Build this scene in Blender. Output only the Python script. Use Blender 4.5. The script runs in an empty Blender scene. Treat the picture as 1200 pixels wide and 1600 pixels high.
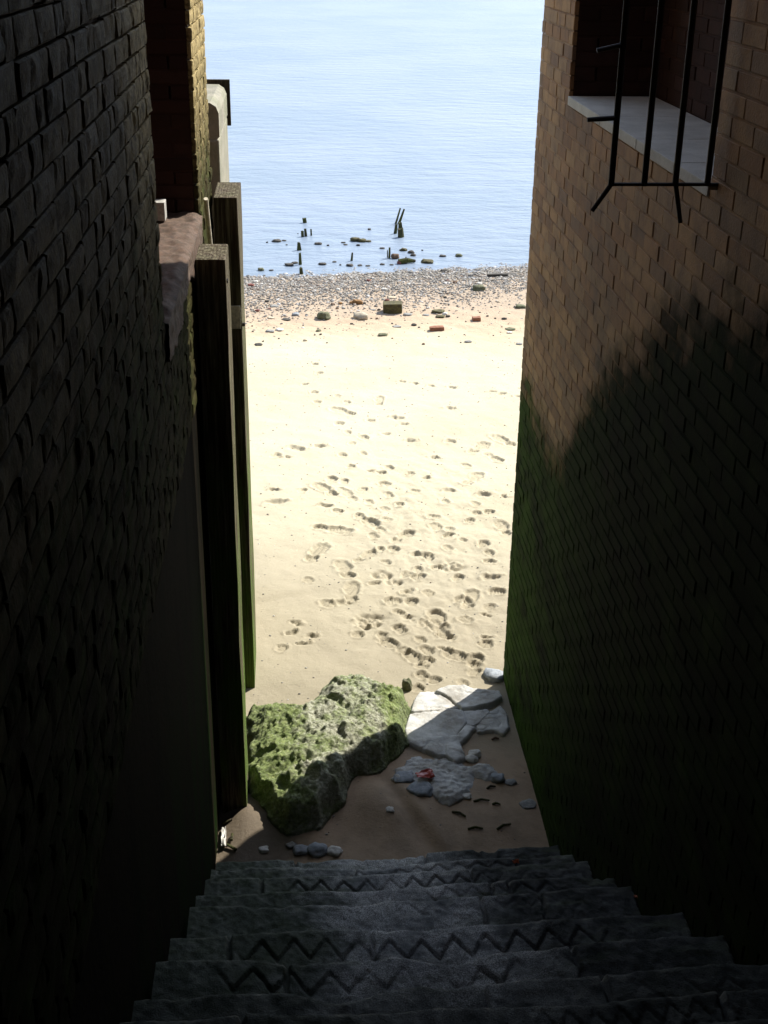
import bpy, bmesh, math, random
import numpy as np
from mathutils import Vector, Matrix, noise as mnoise
random.seed(7); rng = np.random.default_rng(7)
SC = bpy.context.scene; COL = SC.collection

# ------------------------------------------------------------------ camera geometry
H = 4.9                                   # eye height above the beach
F = 1985.0                                # focal length in pixels of the 1200x1600 photo
def unit(v): return v / np.linalg.norm(v)
ay = unit(np.array([460 - 600, -118 - 800, F])); dn = np.array([540 - 600, 5100 - 800, F])
dn = unit(dn - ay * (dn @ ay)); ax = np.cross(ay, -dn)
if ax[0] < 0: ax = -ax
R = np.stack([ax, ay, -dn])               # rows: world axes in camera coordinates
def ray(x, y): return R @ np.array([x - 600, y - 800, F])
def G(x, y, z=0.0):                       # where a measured photo point lies on the level z
    r = ray(x, y); p = r * ((z - H) / r[2]); return Vector((p[0], p[1], z))
def onY(x, y, Y):
    r = ray(x, y); p = r * (Y / r[1]); return Vector((p[0], Y, p[2] + H))

XR, XL = 1.409, -0.526                    # faces of the two walls
YR, YL = 7.70, 7.90                       # their river ends

# ------------------------------------------------------------------ noise
def _h(i, j, s):
    n = (i * 374761393 + j * 668265263 + s * 974634777) & 0xffffffff
    n = ((n ^ (n >> 13)) * 1274126177) & 0xffffffff
    return ((n ^ (n >> 16)) & 0xffff) / 65535.0
def vnoise(x, y, s=0):
    x = np.asarray(x, float); y = np.asarray(y, float)
    i = np.floor(x).astype(np.int64); j = np.floor(y).astype(np.int64)
    fx = x - i; fy = y - j; fx = fx * fx * (3 - 2 * fx); fy = fy * fy * (3 - 2 * fy)
    return ((_h(i, j, s) * (1 - fx) + _h(i + 1, j, s) * fx) * (1 - fy) + (_h(i, j + 1, s) * (1 - fx) + _h(i + 1, j + 1, s) * fx) * fy) * 2 - 1
def fbm(x, y, o=4, s=0):
    t = 0; a = 1.0
    for k in range(o): t = t + a * vnoise(np.asarray(x) * 2 ** k, np.asarray(y) * 2 ** k, s + k); a *= .5
    return t
def sstep(a, b, x):
    t = np.clip((x - a) / (b - a), 0, 1); return t * t * (3 - 2 * t)

# ------------------------------------------------------------------ object helpers
def link(name, me, mat=None, parent=None):
    o = bpy.data.objects.new(name, me); COL.objects.link(o)
    if mat: me.materials.append(mat)
    if parent: o.parent = parent
    return o
def mesh_np(V, Fq, smooth=False):
    me = bpy.data.meshes.new('m'); me.from_pydata([tuple(v) for v in V], [], [tuple(f) for f in Fq])
    if smooth: me.polygons.foreach_set('use_smooth', [True] * len(me.polygons))
    me.update(); return me
def grid_mesh(P, smooth=True):            # P: rows x cols x 3
    r, c, _ = P.shape
    me = bpy.data.meshes.new('g'); n = r * c
    me.vertices.add(n); me.vertices.foreach_set('co', P.reshape(-1).astype(np.float32))
    idx = np.arange(n).reshape(r, c)
    q = np.stack([idx[:-1, :-1], idx[:-1, 1:], idx[1:, 1:], idx[1:, :-1]], -1).reshape(-1, 4)
    m = len(q); me.loops.add(m * 4); me.polygons.add(m)
    me.loops.foreach_set('vertex_index', q.reshape(-1).astype(np.int32))
    me.polygons.foreach_set('loop_start', (np.arange(m) * 4).astype(np.int32))
    me.polygons.foreach_set('loop_total', np.full(m, 4, np.int32))
    me.polygons.foreach_set('use_smooth', np.full(m, smooth)); me.update(calc_edges=True); return me
def tag(o, label=None, cat=None, group=None, kind=None):
    if label: o['label'] = label
    if cat: o['category'] = cat
    if group: o['group'] = group
    if kind: o['kind'] = kind
    return o
def empty(name, loc, label, cat, group=None, kind='thing'):
    o = bpy.data.objects.new(name, None); COL.objects.link(o); o.location = loc; o.empty_display_size = .1
    return tag(o, label, cat, group, kind)
class MB:                                  # collects shapes of ONE mesh
    def __init__(s): s.bm = bmesh.new()
    def box(s, a, b, bev=0.0, jit=0.0):
        v = [s.bm.verts.new((x, y, z)) for x in (a[0], b[0]) for y in (a[1], b[1]) for z in (a[2], b[2])]
        fs = [s.bm.faces.new([v[i] for i in f]) for f in ((0, 1, 3, 2), (4, 6, 7, 5), (0, 4, 5, 1), (2, 3, 7, 6), (0, 2, 6, 4), (1, 5, 7, 3))]
        if bev: bmesh.ops.bevel(s.bm, geom=list({e for f in fs for e in f.edges}), offset=bev, segments=2, affect='EDGES', profile=.6)
        return s
    def tube(s, p, q, r, r2=None, n=10):
        p = Vector(p); q = Vector(q); d = (q - p).normalized(); u = d.orthogonal().normalized(); w = d.cross(u); r2 = r if r2 is None else r2
        A = [s.bm.verts.new(p + (u * math.cos(t) + w * math.sin(t)) * r) for t in [2 * math.pi * k / n for k in range(n)]]
        B = [s.bm.verts.new(q + (u * math.cos(t) + w * math.sin(t)) * r2) for t in [2 * math.pi * k / n for k in range(n)]]
        for k in range(n): s.bm.faces.new((A[k], A[(k + 1) % n], B[(k + 1) % n], B[k]))
        s.bm.faces.new(A[::-1]); s.bm.faces.new(B); return s
    def build(s, name, mat, parent=None, origin=None, smooth=False):
        bmesh.ops.recalc_face_normals(s.bm, faces=s.bm.faces[:])
        if origin is not None: bmesh.ops.translate(s.bm, verts=s.bm.verts[:], vec=-Vector(origin))
        me = bpy.data.meshes.new(name); s.bm.to_mesh(me); s.bm.free()
        if smooth: me.polygons.foreach_set('use_smooth', [True] * len(me.polygons))
        o = link(name, me, mat, parent)
        if origin is not None and parent is None: o.location = origin
        return o

# ------------------------------------------------------------------ materials
class NT:
    def __init__(s, name):
        s.m = bpy.data.materials.new(name); s.m.use_nodes = True; s.t = s.m.node_tree; s.t.nodes.clear()
        s.out = s.n('ShaderNodeOutputMaterial'); s.b = s.n('ShaderNodeBsdfPrincipled'); s.t.links.new(s.b.outputs[0], s.out.inputs[0])
        s.geo = s.n('ShaderNodeNewGeometry'); s.pos = s.geo.outputs['Position']; s.rnd = s.geo.outputs['Random Per Island']
    def n(s, t, **k):
        x = s.t.nodes.new(t)
        for a, v in k.items(): setattr(x, a, v)
        return x
    def put(s, sock, v):
        if hasattr(v, 'node'): s.t.links.new(v, sock)
        elif isinstance(v, (tuple, list)) and len(v) == 3 and sock.type == 'RGBA': sock.default_value = (*v, 1)
        else: sock.default_value = v
    def noise(s, scale, detail=5, rough=.6, vec=None, w=False):
        x = s.n('ShaderNodeTexNoise'); x.inputs['Scale'].default_value = scale; x.inputs['Detail'].default_value = detail; x.inputs['Roughness'].default_value = rough
        s.put(x.inputs['Vector'], vec or s.pos); return x.outputs['Fac']
    def vor(s, scale, vec=None, feat='F1'):
        x = s.n('ShaderNodeTexVoronoi', feature=feat); x.inputs['Scale'].default_value = scale; s.put(x.inputs['Vector'], vec or s.pos); return x.outputs['Distance']
    def mapv(s, scale=(1, 1, 1), loc=(0, 0, 0), vec=None):
        x = s.n('ShaderNodeMapping'); x.inputs['Scale'].default_value = scale; x.inputs['Location'].default_value = loc; s.put(x.inputs['Vector'], vec or s.pos); return x.outputs[0]
    def ramp(s, fac, *st):
        x = s.n('ShaderNodeValToRGB'); e = x.color_ramp.elements
        while len(e) < len(st): e.new(.5)
        for k, (p, c) in enumerate(st):
            e[k].position = p; e[k].color = (*(c if isinstance(c, tuple) else (c, c, c)), 1)
        s.put(x.inputs[0], fac); return x.outputs[0]
    def math(s, op, a, b=0.0, clamp=False):
        x = s.n('ShaderNodeMath', operation=op, use_clamp=clamp); s.put(x.inputs[0], a); s.put(x.inputs[1], b); return x.outputs[0]
    def mr(s, v, a, b, c=0.0, d=1.0):
        x = s.n('ShaderNodeMapRange'); x.interpolation_type = 'SMOOTHSTEP'
        for i, q in enumerate((v, a, b, c, d)): s.put(x.inputs[i], q)
        return x.outputs[0]
    def mix(s, f, a, b, mode='MIX'):
        x = s.n('ShaderNodeMix', data_type='RGBA', blend_type=mode); s.put(x.inputs[0], f); s.put(x.inputs[6], a); s.put(x.inputs[7], b); return x.outputs[2]
    def xyz(s, vec=None):
        x = s.n('ShaderNodeSeparateXYZ'); s.put(x.inputs[0], vec or s.pos); return x.outputs
    def bump(s, h, dist=.01, st=1.0, nrm=None):
        x = s.n('ShaderNodeBump'); x.inputs['Distance'].default_value = dist; x.inputs['Strength'].default_value = st; s.put(x.inputs['Height'], h)
        if nrm is not None: s.put(x.inputs['Normal'], nrm)
        return x.outputs[0]
    def done(s, col, rough=.85, nrm=None, spec=.3):
        s.put(s.b.inputs['Base Color'], col); s.put(s.b.inputs['Roughness'], rough); s.put(s.b.inputs['Specular IOR Level'], spec)
        if nrm is not None: s.put(s.b.inputs['Normal'], nrm)
        return s.m

def mat_red_brick():                       # the right wall: clean brown-red brick, weed line below
    t = NT('brown red brick'); x, y, z = t.xyz()
    c = t.ramp(t.rnd, (0, (.26, .14, .065)), (.3, (.39, .22, .10)), (.6, (.45, .275, .125)), (.85, (.34, .22, .115)), (1, (.24, .145, .085)))
    c = t.mix(t.mr(t.noise(9, 6), .35, .8, 0, .8), c, (.15, .095, .06))
    c = t.mix(t.mr(t.noise(140, 3), .45, .75, 0, .5), c, (.28, .2, .14))
    c = t.mix(t.mr(t.noise(1.3, 4), .5, .75, 0, .55), c, (.12, .095, .072))
    fc = t.n('ShaderNodeFloatCurve'); cu = fc.mapping.curves[0]      # height of the weed line along the wall
    pts = [(2.0, 4.2), (4.2, 3.72), (5.0, 3.36), (5.6, 3.02), (5.97, 2.72), (6.3, 2.36), (6.55, 2.27), (7.1, 2.30), (7.7, 2.36)]
    P = [((a - 2) / 6, b / 5) for a, b in pts]
    cu.points[0].location = P[0]; cu.points[1].location = P[-1]
    for q in P[1:-1]: cu.points.new(*q)
    fc.mapping.update()
    t.put(fc.inputs['Value'], t.math('DIVIDE', t.math('SUBTRACT', y, 2.0), 6.0))
    line = t.math('MULTIPLY', fc.outputs[0], 5.0)
    edge = t.math('ADD', t.math('SUBTRACT', line, z), t.math('MULTIPLY', t.math('SUBTRACT', t.noise(6, 6, .65), .5), .55))
    edge = t.math('ADD', edge, t.math('MULTIPLY', t.math('SUBTRACT', t.rnd, .5), .12))
    weed = t.mr(edge, -.16, .22)
    g = t.ramp(t.noise(3.5, 6), (.3, (.006, .007, .003)), (.52, (.009, .015, .003)), (.7, (.018, .031, .005)))
    vivid = t.math('MULTIPLY', t.mr(y, 4.9, 7.3), t.mr(t.noise(4, 6, .7, t.mapv((1, .6, 1))), .30, .64))
    g = t.mix(vivid, g, (.034, .068, .008))
    bare = t.math('MULTIPLY', t.mr(t.noise(2.2, 6, .7), .58, .72), .6)
    g = t.mix(bare, g, (.020, .014, .010))
    return t.done(t.mix(weed, c, g), t.mr(weed, 0, 1, .64, .85), t.bump(t.noise(90, 5), .004, .8), t.mr(weed, 0, 1, .05, .03))
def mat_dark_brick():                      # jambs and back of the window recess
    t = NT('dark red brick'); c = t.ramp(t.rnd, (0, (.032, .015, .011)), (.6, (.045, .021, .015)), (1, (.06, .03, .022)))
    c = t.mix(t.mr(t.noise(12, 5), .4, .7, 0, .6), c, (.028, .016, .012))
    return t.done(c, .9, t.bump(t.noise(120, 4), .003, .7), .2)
def mat_mortar(name, col):
    t = NT(name); c = t.mix(t.mr(t.noise(30, 5), .3, .7), col, tuple(k * .55 for k in col)); return t.done(c, .95, t.bump(t.noise(200, 3), .002), .1)
def mat_rough_brick():                     # the left wall: eroded, sooty, mossy brick
    t = NT('eroded brick'); x, y, z = t.xyz()
    c = t.ramp(t.rnd, (0, (.025, .016, .007)), (.3, (.06, .040, .014)), (.6, (.085, .058, .018)), (.8, (.05, .028, .012)), (1, (.11, .08, .03)))
    c = t.mix(t.mr(t.noise(14, 7, .7), .35, .7), c, (.03, .02, .008))
    c = t.mix(t.mr(t.noise(60, 5, .7), .5, .72, 0, .6), c, (.12, .09, .035))
    river = t.mr(t.math('ADD', y, t.math('MULTIPLY', t.math('SUBTRACT', t.noise(3, 4), .5), .7)), 3.7, 4.75)             # lit fringe towards the river, painted as paler brick
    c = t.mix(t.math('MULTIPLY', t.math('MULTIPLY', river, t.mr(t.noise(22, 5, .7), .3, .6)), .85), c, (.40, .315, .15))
    wet = t.mr(t.math('ADD', z, t.math('MULTIPLY', t.math('SUBTRACT', t.noise(4, 5), .5), .8)), 4.45, 3.45)
    g = t.ramp(t.noise(7, 6), (.35, (.010, .009, .005)), (.55, (.013, .018, .005)), (.72, (.022, .038, .008)))
    c = t.mix(t.math('MULTIPLY', wet, .92), c, g)
    return t.done(c, t.math('ADD', t.mr(t.noise(18, 5), .3, .7, .66, .8), t.math('MULTIPLY', wet, .15)), t.bump(t.noise(70, 6, .7), .007, .8), t.mr(wet, 0, 1, .04, .02))
def mat_core():                            # masses behind the brick faces
    t = NT('brick mass'); x, y, z = t.xyz(); n = t.xyz(t.geo.outputs['Normal'])
    u = t.mix(t.mr(t.math('ABSOLUTE', n[0]), .4, .6), x, y)
    cb = t.n('ShaderNodeCombineXYZ'); t.put(cb.inputs[0], u); t.put(cb.inputs[1], z)
    b = t.n('ShaderNodeTexBrick'); t.put(b.inputs['Vector'], cb.outputs[0]); b.inputs['Scale'].default_value = 1
    b.inputs['Brick Width'].default_value = .225; b.inputs['Row Height'].default_value = .072; b.inputs['Mortar Size'].default_value = .006
    for k, cc in (('Color1', (.17, .10, .07)), ('Color2', (.12, .07, .05)), ('Mortar', (.16, .14, .11))): t.put(b.inputs[k], cc)
    c = t.mix(t.mr(t.noise(2, 6), .35, .7, 0, .7), b.outputs[0], (.06, .05, .04))
    return t.done(c, .9, t.bump(b.outputs['Fac'], -.006), .2)
def mat_concrete(name, base, dark, green=0.0, gcol=(.05, .09, .02), sc=1.0, spec=.3):
    t = NT(name); c = t.mix(t.mr(t.noise(5 * sc, 7, .65), .3, .72), base, dark)
    c = t.mix(t.mr(t.noise(150 * sc, 3), .5, .75, 0, .4), c, tuple(k * 1.3 for k in base))
    if green: c = t.mix(t.math('MULTIPLY', t.mr(t.noise(3 * sc, 6, .7), .42, .66), green), c, gcol)
    return t.done(c, .85, t.bump(t.noise(60 * sc, 6, .7), .008, .7), spec)
def mat_plinth():
    t = NT('algae stained render'); x, y, z = t.xyz()
    c = t.ramp(t.noise(3, 6, .65, t.mapv((1, 1.5, .4))), (.34, (.003, .0027, .0018)), (.5, (.009, .007, .0042)), (.62, (.004, .0045, .002)), (.72, (.013, .010, .006)))
    g = t.math('MULTIPLY', t.mr(t.noise(2.5, 6, vec=t.mapv((1, 2, .3))), .42, .62), t.mr(z, 2.6, 1.2))
    return t.done(t.mix(g, c, (.005, .013, .002)), .95, t.bump(t.noise(40, 6), .006, .6), .02)
def mat_timber(name, base, dark, green, gz=(3.2, 1.0)):
    t = NT(name); x, y, z = t.xyz(); v = t.mapv((14, 14, .7))
    w = t.n('ShaderNodeTexWave', wave_type='BANDS', bands_direction='X'); t.put(w.inputs['Vector'], t.mapv((1, 1, .06))); w.inputs['Scale'].default_value = 18; w.inputs['Distortion'].default_value = 5; w.inputs['Detail'].default_value = 4
    c = t.mix(t.mr(t.noise(3, 6, .7, v), .3, .62), base, dark); c = t.mix(t.math('MULTIPLY', w.outputs[1], .18), c, dark)
    gm = t.math('MULTIPLY', t.mr(z, gz[0], gz[1], .10, 1.0), t.mr(t.noise(2.4, 6, .65, t.mapv((3, 3, .8))), .36, .62))
    c = t.mix(gm, c, green)
    h = t.math('ADD', t.noise(4, 6, .7, v), t.math('MULTIPLY', w.outputs[1], .12)); return t.done(c, .85, t.bump(h, .02, .9), .1)
def mat_sand():
    t = NT('beach sand'); x, y, z = t.xyz()
    c = t.mix(t.mr(t.noise(.6, 5), .35, .7), (.445, .405, .295), (.49, .45, .335))
    c = t.mix(t.mr(t.noise(700, 2), .42, .7, 0, .35), c, (.33, .26, .17))
    c = t.mix(t.mr(t.noise(60, 5), .55, .8, 0, .25), c, (.40, .33, .22))
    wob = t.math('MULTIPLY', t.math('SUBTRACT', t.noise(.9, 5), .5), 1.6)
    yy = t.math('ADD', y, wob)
    near_dark = t.mr(yy, 12.0, 7.4)              # sand gets darker towards the foot of the steps
    c = t.mix(t.math('MULTIPLY', near_dark, .9), c, (.255, .222, .158))
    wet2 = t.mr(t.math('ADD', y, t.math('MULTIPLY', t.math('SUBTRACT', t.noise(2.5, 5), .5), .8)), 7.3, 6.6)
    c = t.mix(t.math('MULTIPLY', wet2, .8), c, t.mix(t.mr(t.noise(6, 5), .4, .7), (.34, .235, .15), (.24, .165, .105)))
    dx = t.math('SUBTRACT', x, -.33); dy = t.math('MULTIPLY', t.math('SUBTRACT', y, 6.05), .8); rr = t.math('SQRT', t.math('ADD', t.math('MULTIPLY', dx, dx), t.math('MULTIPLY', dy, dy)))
    shade_patch = t.mr(t.math('ADD', rr, t.math('MULTIPLY', t.math('SUBTRACT', t.noise(7, 5), .5), .25)), .40, .22); c = t.mix(t.math('MULTIPLY', shade_patch, .85), c, (.075, .062, .045))   # painted shade: keeps the sand between rock and post dark
    pink = t.mr(yy, 15.6, 17.2)            # coarser, pinker, wetter towards the water
    c = t.mix(t.math('MULTIPLY', pink, .9), c, t.mix(t.noise(40, 6, .8), (.36, .26, .17), (.50, .38, .27)))
    grav = t.math('MULTIPLY', t.mr(yy, 16.2, 18.4), t.mr(t.noise(55, 4, .8), .4, .62))
    c = t.mix(grav, c, t.ramp(t.noise(90, 4, .9), (.3, (.10, .10, .095)), (.5, (.24, .21, .18)), (.65, (.42, .38, .33))))
    mud = t.mr(y, 19.3, 20.2); c = t.mix(mud, c, (.12, .105, .08))
    h = t.math('ADD', t.noise(240, 4, .7), t.math('MULTIPLY', t.noise(35, 5, .7), 2.0))
    return t.done(c, t.mr(wet2, 0, 1, .95, .7), t.bump(h, .0035, .7), .15)
def mat_water():
    t = NT('river water'); 
    h = t.math('ADD', t.noise(1.1, 4, .55, t.mapv((1, 1.9, 1))), t.math('MULTIPLY', t.noise(4.5, 4, .6, t.mapv((1, 1.6, 1), (3, 1, 0))), .35))
    h = t.math('ADD', h, t.math('MULTIPLY', t.noise(16, 3, .6), .06))
    t.b.inputs['IOR'].default_value = 1.333
    c = t.mix(t.mr(t.noise(.15, 4), .35, .65), (.16, .21, .275), (.195, .24, .31))
    m = t.done(c, .36, t.bump(h, .065, 1.0), .25); return m
def mat_stairs():
    t = NT('worn stair stone'); x, y, z = t.xyz()
    c = t.ramp(t.noise(220, 3, .8), (.36, (.07, .07, .065)), (.5, (.34, .34, .325)), (.62, (.78, .78, .74)))
    c = t.mix(t.mr(t.noise(5, 6, .7), .38, .68), c, (.11, .118, .12))
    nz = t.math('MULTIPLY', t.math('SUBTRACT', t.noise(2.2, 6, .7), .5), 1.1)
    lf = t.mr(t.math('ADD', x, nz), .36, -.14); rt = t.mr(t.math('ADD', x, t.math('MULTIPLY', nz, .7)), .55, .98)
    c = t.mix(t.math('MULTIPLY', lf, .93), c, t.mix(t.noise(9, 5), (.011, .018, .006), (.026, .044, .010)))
    c = t.mix(t.math('MULTIPLY', rt, .97), c, (.006, .008, .006))  # right ends fade to black: shade painted into the stone colour
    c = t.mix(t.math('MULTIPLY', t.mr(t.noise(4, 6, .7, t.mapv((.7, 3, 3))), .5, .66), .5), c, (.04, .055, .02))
    c = t.mix(t.math('MULTIPLY', t.mr(t.math('ADD', y, nz), 3.5, 2.5), .8), c, (.020, .024, .017))  # painted shade: upper steps darken towards the viewer
    at = t.n('ShaderNodeAttribute', attribute_name='groove'); c = t.mix(at.outputs['Fac'], c, (.008, .008, .008))
    return t.done(c, t.mr(t.noise(12, 4), .3, .7, .55, .9), t.bump(t.noise(150, 5, .75), .006, .9), .35)
def mat_rock():
    t = NT('weedy rubble rock'); x, y, z = t.xyz()
    st = t.ramp(t.noise(45, 6, .75), (.3, (.15, .15, .10)), (.5, (.34, .345, .25)), (.7, (.60, .60, .50)))
    g = t.ramp(t.noise(28, 6, .7), (.3, (.07, .10, .025)), (.5, (.18, .23, .075)), (.72, (.36, .41, .16)))
    side = t.math('MAXIMUM', t.mr(t.math('ADD', x, t.math('MULTIPLY', t.math('SUBTRACT', y, 7.0), .1)), .42, .62), t.mr(x, .08, -.25))
    m = t.math('ADD', t.math('MULTIPLY', side, .24), t.math('ADD', t.noise(6, 7, .72), .03))
    m = t.math('MULTIPLY', t.mr(m, .43, .68), t.mr(t.noise(38, 6, .8), .32, .5, .25, 1.0))
    c = t.mix(m, st, g)
    low = t.mr(t.math('ADD', z, t.math('MULTIPLY', t.math('SUBTRACT', t.noise(9, 4), .5), .15)), .22, .06)
    c = t.mix(t.math('MULTIPLY', low, .35), c, (.06, .07, .04))
    return t.done(c, .85, t.bump(t.math('ADD', t.noise(60, 7, .8), t.math('MULTIPLY', t.vor(40), .6)), .022, 1.0), .3)
def mat_stone(name, a, b, sc=30):
    t = NT(name); oi = t.n('ShaderNodeObjectInfo'); c = t.mix(t.mr(t.noise(sc, 6, .75), .35, .68), a, b)
    return t.done(c, .85, t.bump(t.noise(sc * 2, 6, .75), .006, .9), .3)
def mat_shingle():
    t = NT('mixed shingle'); c = t.ramp(t.rnd, (0, (.055, .055, .058)), (.22, (.15, .14, .125)), (.42, (.26, .235, .20)), (.52, (.22, .16, .12)), (.62, (.34, .31, .26)), (.8, (.19, .185, .175)), (.95, (.42, .40, .37)), (1, (.62, .6, .58)))
    t.n('ShaderNodeValue'); return t.done(c, .7, t.bump(t.noise(120, 4), .003), .4)
def mat_flat(name, col, rough=.5, spec=.4, metal=0.0):
    t = NT(name); c = t.mix(t.mr(t.noise(40, 5), .35, .7), col, tuple(k * .6 for k in col)); t.b.inputs['Metallic'].default_value = metal
    return t.done(c, rough, t.bump(t.noise(90, 4), .002, .5), spec)

M = dict(red=mat_red_brick(), dark=mat_dark_brick(), rough=mat_rough_brick(), core=mat_core(), mortar=mat_mortar('grey lime mortar', (.30, .21, .14)), soot=mat_mortar('sooty joint', (.012, .011, .009)),
         sill=mat_concrete('pale sill concrete', (.62, .62, .57), (.46, .46, .42)), lsill=mat_concrete('rough pinkish render', (.13, .08, .055), (.055, .035, .026), .3, (.04, .035, .015), 6),
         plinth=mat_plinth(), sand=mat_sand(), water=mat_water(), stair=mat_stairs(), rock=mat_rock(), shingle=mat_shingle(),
         timber=mat_timber('weathered fender timber', (.21, .185, .125), (.04, .024, .017), (.08, .13, .025)), cream=mat_flat('cream painted plate', (.82, .75, .58), .6),
         pillar=mat_concrete('lichened concrete', (.27, .25, .20), (.16, .155, .12), .4, (.15, .17, .08)), iron=mat_flat('black painted iron', (.016, .012, .010), .6),
         slab=mat_concrete('pale broken concrete', (.52, .515, .49), (.34, .34, .325), .55, (.20, .165, .115), sc=1.6), stake=mat_timber('waterlogged timber', (.10, .08, .055), (.03, .026, .02), (.06, .07, .02), (1, 0)),
         white=mat_flat('white paint', (.45, .44, .41)), red_plastic=mat_flat('red plastic film', (.45, .05, .03), .35), orange=mat_flat('orange leaf', (.42, .10, .03), .6))
ST = dict(dark=mat_stone('dark stone', (.03, .028, .025), (.075, .068, .055)), grey=mat_stone('grey stone', (.16, .165, .16), (.28, .27, .25)), white=mat_stone('white stone', (.62, .60, .55), (.40, .38, .34)),
          cream=mat_stone('cream stone', (.52, .45, .33), (.38, .31, .22)), red=mat_stone('red stone', (.20, .07, .05), (.13, .05, .04)), brown=mat_stone('brown stone', (.17, .10, .06), (.09, .06, .04)),
          green=mat_stone('weedy stone', (.07, .08, .035), (.15, .14, .09)), orange=mat_stone('orange stone', (.30, .165, .06), (.15, .08, .035)), brick=mat_stone('stray brick', (.27, .12, .065), (.16, .07, .045)),
          moss=mat_stone('mossy stone', (.10, .09, .03), (.035, .03, .018)), pale=mat_stone('pale stone', (.42, .37, .28), (.30, .26, .20)), blue=mat_stone('blue grey stone', (.30, .32, .34), (.18, .20, .22)))

# ------------------------------------------------------------------ brick laying
def lay(name, parent, mat, origin, u, n, u0, u1, z0, z1, course, lens, holes=(), jit=.0015, joint=.009, depth=.022, rough=0.0, seg=(1, 1), perp_fill=.5, bed=True, bedmat=None, seed=1):
    """one mesh: every brick of a wall face. u: direction along the face, n: outward normal"""
    rd = random.Random(seed); u = Vector(u); n = Vector(n); O = Vector(origin); V = []; Q = []
    su, sv = seg; perps = []
    def brick(a, b, c, d):
        if rough: c += rd.gauss(0, .0018); d += rd.gauss(0, .0018)
        base = len(V); pr = rd.gauss(0, jit); tu = rd.gauss(0, jit * .5); tv = rd.gauss(0, jit * .5)
        ch = .004 + rough * .25; rows = sv + 1; cols = su + 1; nx = rd.random() * 100
        ca = [rd.gauss(0, rough * .25) for _ in range(4)]
        for j in range(rows):
            for i in range(cols):
                fu = i / su; fv = j / sv
                p = a + (b - a) * fu; z = c + (d - c) * fv
                ed = (i in (0, su)) or (j in (0, sv)); inset = 0.003 + rough * .1
                if i == 0: p += inset + abs(ca[0])
                if i == su: p -= inset + abs(ca[1])
                if j == 0: z += inset + abs(ca[2])
                if j == sv: z -= inset + abs(ca[3])
                o = pr + tu * (fu - .5) + tv * (fv - .5)
                if rough:
                    o += rough * .9 * mnoise.noise(Vector((p * 14 + nx, z * 14, 3))) + rough * .5 * mnoise.noise(Vector((p * 45 + nx, z * 45, 9)))
                    if ed: o -= rough * (.25 + .5 * rd.random())
                q = O + u * p + n * o; V.append((q.x, q.y, z))
        ring = [(i, 0) for i in range(cols)] + [(su, j) for j in range(1, rows)] + [(i, sv) for i in range(su - 1, -1, -1)] + [(0, j) for j in range(sv - 1, 0, -1)]
        rb = []; off = [(a, c), (b, d)]
        for (i, j) in ring:
            fu = i / su; fv = j / sv; q = O + u * (a + (b - a) * fu) - n * ch
            rb.append(len(V)); V.append((q.x, q.y, c + (d - c) * fv))
        rk = []
        for (i, j) in ring:
            fu = i / su; fv = j / sv; q = O + u * (a + (b - a) * fu) - n * depth
            rk.append(len(V)); V.append((q.x, q.y, c + (d - c) * fv))
        rf = [base + j * cols + i for (i, j) in ring]
        for j in range(sv):
            for i in range(su): k = base + j * cols + i; Q.append((k, k + 1, k + 1 + cols, k + cols))
        m = len(ring)
        for k in range(m):
            k2 = (k + 1) % m; Q.append((rf[k], rb[k], rb[k2], rf[k2])); Q.append((rb[k], rk[k], rk[k2], rb[k2]))
    z = z0; row = 0
    while z < z1 - course * .4:
        zt = min(z + course, z1); spans = [(u0, u1)]
        for (h0, h1, g0, g1) in holes:
            if z + course * .5 > g0 and z + course * .5 < g1:
                ns = []
                for (s, e) in spans:
                    if h1 <= s or h0 >= e: ns.append((s, e)); continue
                    if h0 > s: ns.append((s, h0))
                    if h1 < e: ns.append((h1, e))
                spans = ns
        for (s, e) in spans:
            p = s; k = row; first = True
            while p < e - .002:
                L = lens[k % len(lens)] * (1 + rd.uniform(-.5, .5) * min(1, rough * 30)); k += 1
                if first: L *= (.5 if row % 2 else 1) if len(lens) == 1 else 1; first = False
                q = min(p + L, e)
                if e - q < .04: q = e
                brick(p + joint * .5, q - joint * .5, z + joint * .5, zt - joint * .5)
                if q < e: perps.append((q, z, zt))
                p = q
        z += course; row += 1
    o = link(name, mesh_np(V, Q), mat, parent)
    if bed:                                # mortar: bed joints, and those of the upright joints that still hold theirs
        W = []; P2 = []
        def strip(a, b, c, d, dep):
            k = len(W)
            for (p, zz) in ((a, c), (b, c), (b, d), (a, d)): q = O + u * p - n * dep; W.append((q.x, q.y, zz))
            P2.append((k, k + 1, k + 2, k + 3))
        z = z0; 
        while z < z1 + .001:
            spans = [(u0, u1)]
            for (h0, h1, g0, g1) in holes:
                if z > g0 + .01 and z < g1: spans = [t for (s, e) in spans for t in ((s, min(e, h0)), (max(s, h1), e)) if t[1] > t[0]]
            for (s, e) in spans: strip(s, e, z - joint * .5, z + joint * .5, .0028)
            z += course
        for (p, a, b) in perps:
            if rd.random() < perp_fill: strip(p - joint * .5, p + joint * .5, a + joint * .5, b - joint * .5, .0045)
        link('mortar', mesh_np(W, P2), bedmat or M['mortar'], o)
    return o

# ================================================================== SETTING: beach, water
GSL = .010
def base_h(X, Y):
    ys = 19.55 + .19 * X
    h = -GSL * np.maximum(Y - 9, 0)
    return h - .05 * np.maximum(Y - ys, 0) * (Y > ys)
WZ = -.112
def GP(x, y, dz=0.0):                     # a measured photo point on the sloping beach
    p = G(x, y, 0)
    for _ in range(4): p = G(x, y, max(float(base_h(p.x, p.y)), WZ) + dz)
    return p
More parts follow.
